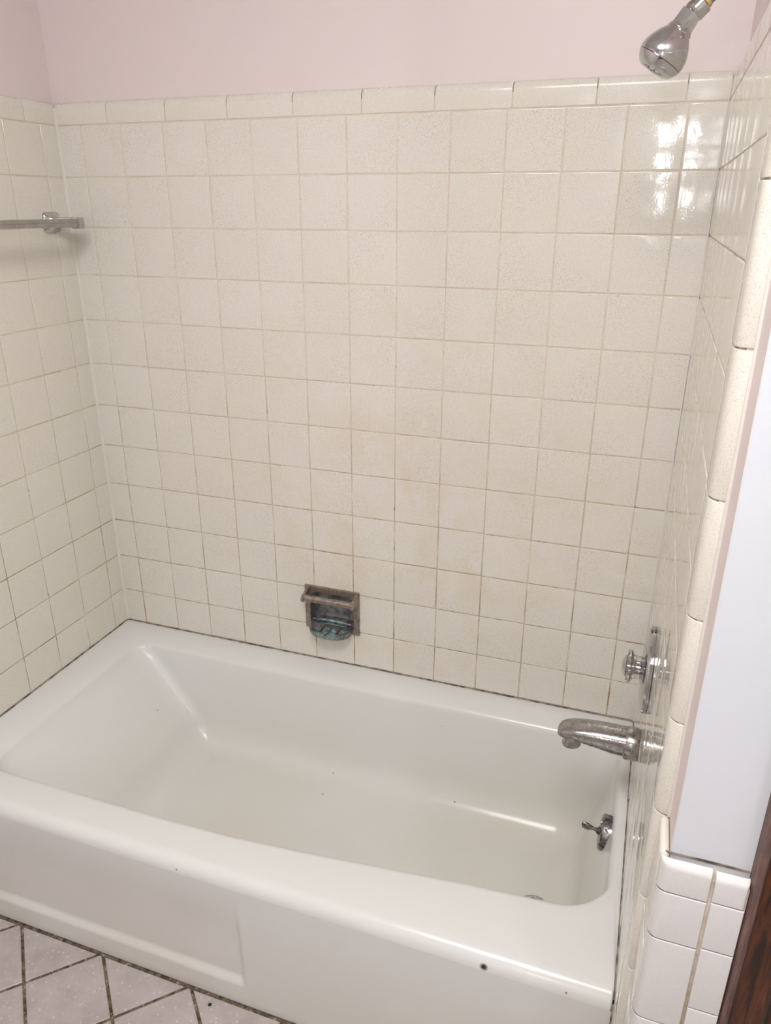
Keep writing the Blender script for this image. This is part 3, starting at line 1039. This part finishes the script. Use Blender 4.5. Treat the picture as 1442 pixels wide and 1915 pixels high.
# snap the nearest samples to true corners
for cxz in ((A, Z1), (B_, Z1), (A, Z0), (B_, Z0)):
    i = min(range(len(out)), key=lambda q: (out[q][0] - cxz[0]) ** 2 + (out[q][1] - cxz[1]) ** 2); out[i] = cxz
def ring(pts, y): return [bm.verts.new((p[0], y, p[1])) for p in pts]
def shrink(pts, k):
    cx, cz = (A + B_) / 2, (Z0 + Z1) / 2
    return [(p[0] - math.copysign(k, p[0] - cx) if True else p[0], p[1] - math.copysign(k, p[1] - cz)) for p in pts]
rs_ = [ring(out, -0.0004), ring(out, yf + 0.0020), ring(shrink(out, 0.0015), yf - 0.0005), ring(shrink(out, 0.005), yf), ring(inn, yf - 0.0008)]
cav = arch(ia + 0.001, ib - 0.001, iz0, iz1 - 0.001, 0.019)
def scale_p(pts, s):
    cx, cz = (ia + ib) / 2, (iz0 + iz1) / 2
    return [(cx + (p[0] - cx) * s, cz + (p[1] - cz) * s) for p in pts]
rs_ += [ring(cav, yf + 0.003), ring(scale_p(cav, 0.95), 0.012), ring(scale_p(cav, 0.86), 0.024), ring(scale_p(cav, 0.70), 0.029)]
m_ = len(inn)
for i in range(len(rs_) - 1):
    for k in range(m_):
        f_ = bm.faces.new((rs_[i][k], rs_[i][(k + 1) % m_], rs_[i + 1][(k + 1) % m_], rs_[i + 1][k]))
        f_.material_index = 1 if i >= 5 else 0
f_ = bm.faces.new(rs_[-1]); f_.material_index = 1
part_of(sd, 'recessed_plate', bm, [BRONZE, VERD], 40)
# grab bar with two arms
bm = bmesh.new()
yb, zb = -0.036, 0.5395
secs = []
for x_ in (0.540, 0.5415, 0.6695, 0.671):
    k = 0.8 if x_ in (0.540, 0.671) else 1.0
    secs.append([(x_, yb + 0.0084 * k * c1, zb + 0.0080 * k * s1) for c1, s1 in ((-1, -.5), (-.5, -1), (.5, -1), (1, -.5), (1, .5), (.5, 1), (-.5, 1), (-1, .5))])
loft(bm, secs)
part_of(sd, 'grab_bar', bm, BRONZE, 30)
for x0, x1 in ((0.5335, 0.5405), (0.6705, 0.6775)):
    bm = bmesh.new(); secs = []
    for y_, z_, h_ in ((-0.0055, 0.5455, 0.0115), (-0.018, 0.5440, 0.0085), (-0.030, 0.5410, 0.0085), (-0.040, 0.5385, 0.0088), (-0.0455, 0.5370, 0.0055)):
        secs.append([(x0, y_, z_ - h_), (x1, y_, z_ - h_), (x1 + 0.0008, y_, z_), (x1, y_, z_ + h_), (x0, y_, z_ + h_), (x0 - 0.0008, y_, z_)])
    loft(bm, secs)
    part_of(sd, 'bar_arm', bm, BRONZE, 40)
# half-round tray
bm = bmesh.new()
def half(x0, x1, y_out, z, n=16, y_in=0.004):
    cx, rx = (x0 + x1) / 2, (x1 - x0) / 2
    pts = [(cx + rx * math.cos(PI * k / n) * (1.0), -0.012 + (y_out + 0.012) * math.sin(PI * k / n) ** 0.72, z) for k in range(n + 1)]
    return pts + [(x0, y_in, z), (x1, y_in, z)]
secs = [half(0.556, 0.652, -0.046, 0.4340), half(0.548, 0.660, -0.055, 0.4375), half(0.5455, 0.6625, -0.0585, 0.4460), half(0.5455, 0.6625, -0.0585, 0.4520), half(0.549, 0.659, -0.0555, 0.4535),
        half(0.553, 0.655, -0.0515, 0.4525), half(0.558, 0.650, -0.0470, 0.4460), half(0.566, 0.642, -0.0400, 0.4430)]
loft(bm, secs)
part_of(sd, 'tray', bm, VERD, 45)
for x_ in (0.581, 0.604, 0.627):
    bm = bmesh.new(); bx(bm, x_ - 0.0022, x_ + 0.0022, -0.040, -0.008, 0.4415, 0.4505, 0, 0.0015)
    part_of(sd, 'tray_rib', bm, BRONZE, 40)
bm = bmesh.new()
secs = []
for k in range(13):
    t = k / 12; x_ = lerp(0.549, 0.659, t)
    z_ = 0.4635 + 0.006 * math.sin(PI * t); y_ = -0.006 - 0.004 * math.sin(PI * t)
    secs.append([(x_, y_ + 0.0032 * math.cos(2 * PI * q / 8), z_ + 0.0032 * math.sin(2 * PI * q / 8)) for q in range(8)])
loft(bm, secs)
part_of(sd, 'tray_lip', bm, VERD, 50)

# ------------------------------------------------------------------ towel bar on the left wall
tb = thing('towel_bar', (XL, -0.067, 1.448), 'square aluminium towel bar on chrome brackets across the left tiled wall', 'towel bar')
XB = 0.0130
for yc in (-0.067, -0.690):
    bm = bmesh.new()
    pr = []
    secs = []
    for dx_, hy, hz, rr in ((0.0006, 0.0265, 0.0225, 0.009), (0.0030, 0.0268, 0.0228, 0.009), (0.0065, 0.0250, 0.0212, 0.009), (0.010, 0.0200, 0.0165, 0.009), (0.016, 0.0125, 0.0120, 0.006), (0.026, 0.0095, 0.0120, 0.004), (0.060, 0.0085, 0.0112, 0.003), (0.066, 0.0085, 0.0108, 0.003)):
        s = []
        for sy_, sz_, a0 in ((1, 1, 0), (-1, 1, 90), (-1, -1, 180), (1, -1, 270)):
            for k in range(5):
                a = math.radians(a0 + 90 * k / 4)
                s.append((XL + dx_, yc + sy_ * (hy - rr) + rr * math.cos(a), 1.448 + sz_ * (hz - rr) + rr * math.sin(a)))
        secs.append(s)
    loft(bm, secs)
    br = part_of(tb, 'bracket', bm, CHROME, 40)
    bm = bmesh.new()
    bx(bm, XB - 0.0125, XB + 0.0120, yc - 0.0090, yc + 0.0090, 1.4345, 1.4600, 0, 0.0025)
    part_of(tb, 'end_block', bm, CHROME_DK, 40, br)
bm = bmesh.new()
q = 0.0086
sec = [(-q, -q), (q, -q), (q, -0.0012), (q - 0.0008, 0), (q, 0.0012), (q, q), (-q, q)]
loft(bm, [[(XB + a, y_, 1.448 + b) for a, b in sec] for y_ in (-0.076, -0.682)])
part_of(tb, 'bar', bm, ALU, 20)

# ------------------------------------------------------------------ out of the frame: overhead light added for soft lighting, and the globe lamp
cl = thing('added_ceiling_light', (CEIL_AT[0], CEIL_AT[1], CEIL), 'added soft overhead light, a large round opal dome with a brass rim, out of the picture', 'ceiling light')
bm = bmesh.new(); lathe(bm, [(0.0, 0.400), (0.018, 0.400), (0.022, 0.385)], (CEIL_AT[0], CEIL_AT[1], CEIL - 0.0), (0, 0, -1), n=40)
part_of(cl, 'rim', bm, CHROME_OLD, 40)
bm = bmesh.new(); lathe(bm, [(0.018, 0.380), (0.040, 0.360), (0.060, 0.300), (0.072, 0.190), (0.077, 0.02)], (CEIL_AT[0], CEIL_AT[1], CEIL), (0, 0, -1), n=40)
part_of(cl, 'dome', bm, DOME, 60)
gx, gy, gz = GLOBE_AT
gl = thing('pendant_globe', (gx, gy, CEIL), 'small opal globe lamp on a short chrome rod, out of the picture to the right', 'ceiling light')
bm = bmesh.new(); lathe(bm, [(0.0005, 0.060), (0.012, 0.058), (0.018, 0.040), (0.020, 0.007), (CEIL - gz - 0.075, 0.007), (CEIL - gz - 0.074, 0.026), (CEIL - gz - 0.045, 0.026)], (gx, gy, CEIL), (0, 0, -1), n=28)
ro = part_of(gl, 'rod', bm, CHROME, 40)
bm = bmesh.new(); bmesh.ops.create_uvsphere(bm, u_segments=28, v_segments=16, radius=0.055, matrix=Matrix.Translation((gx, gy, gz)))
part_of(gl, 'globe', bm, BULB, 80)
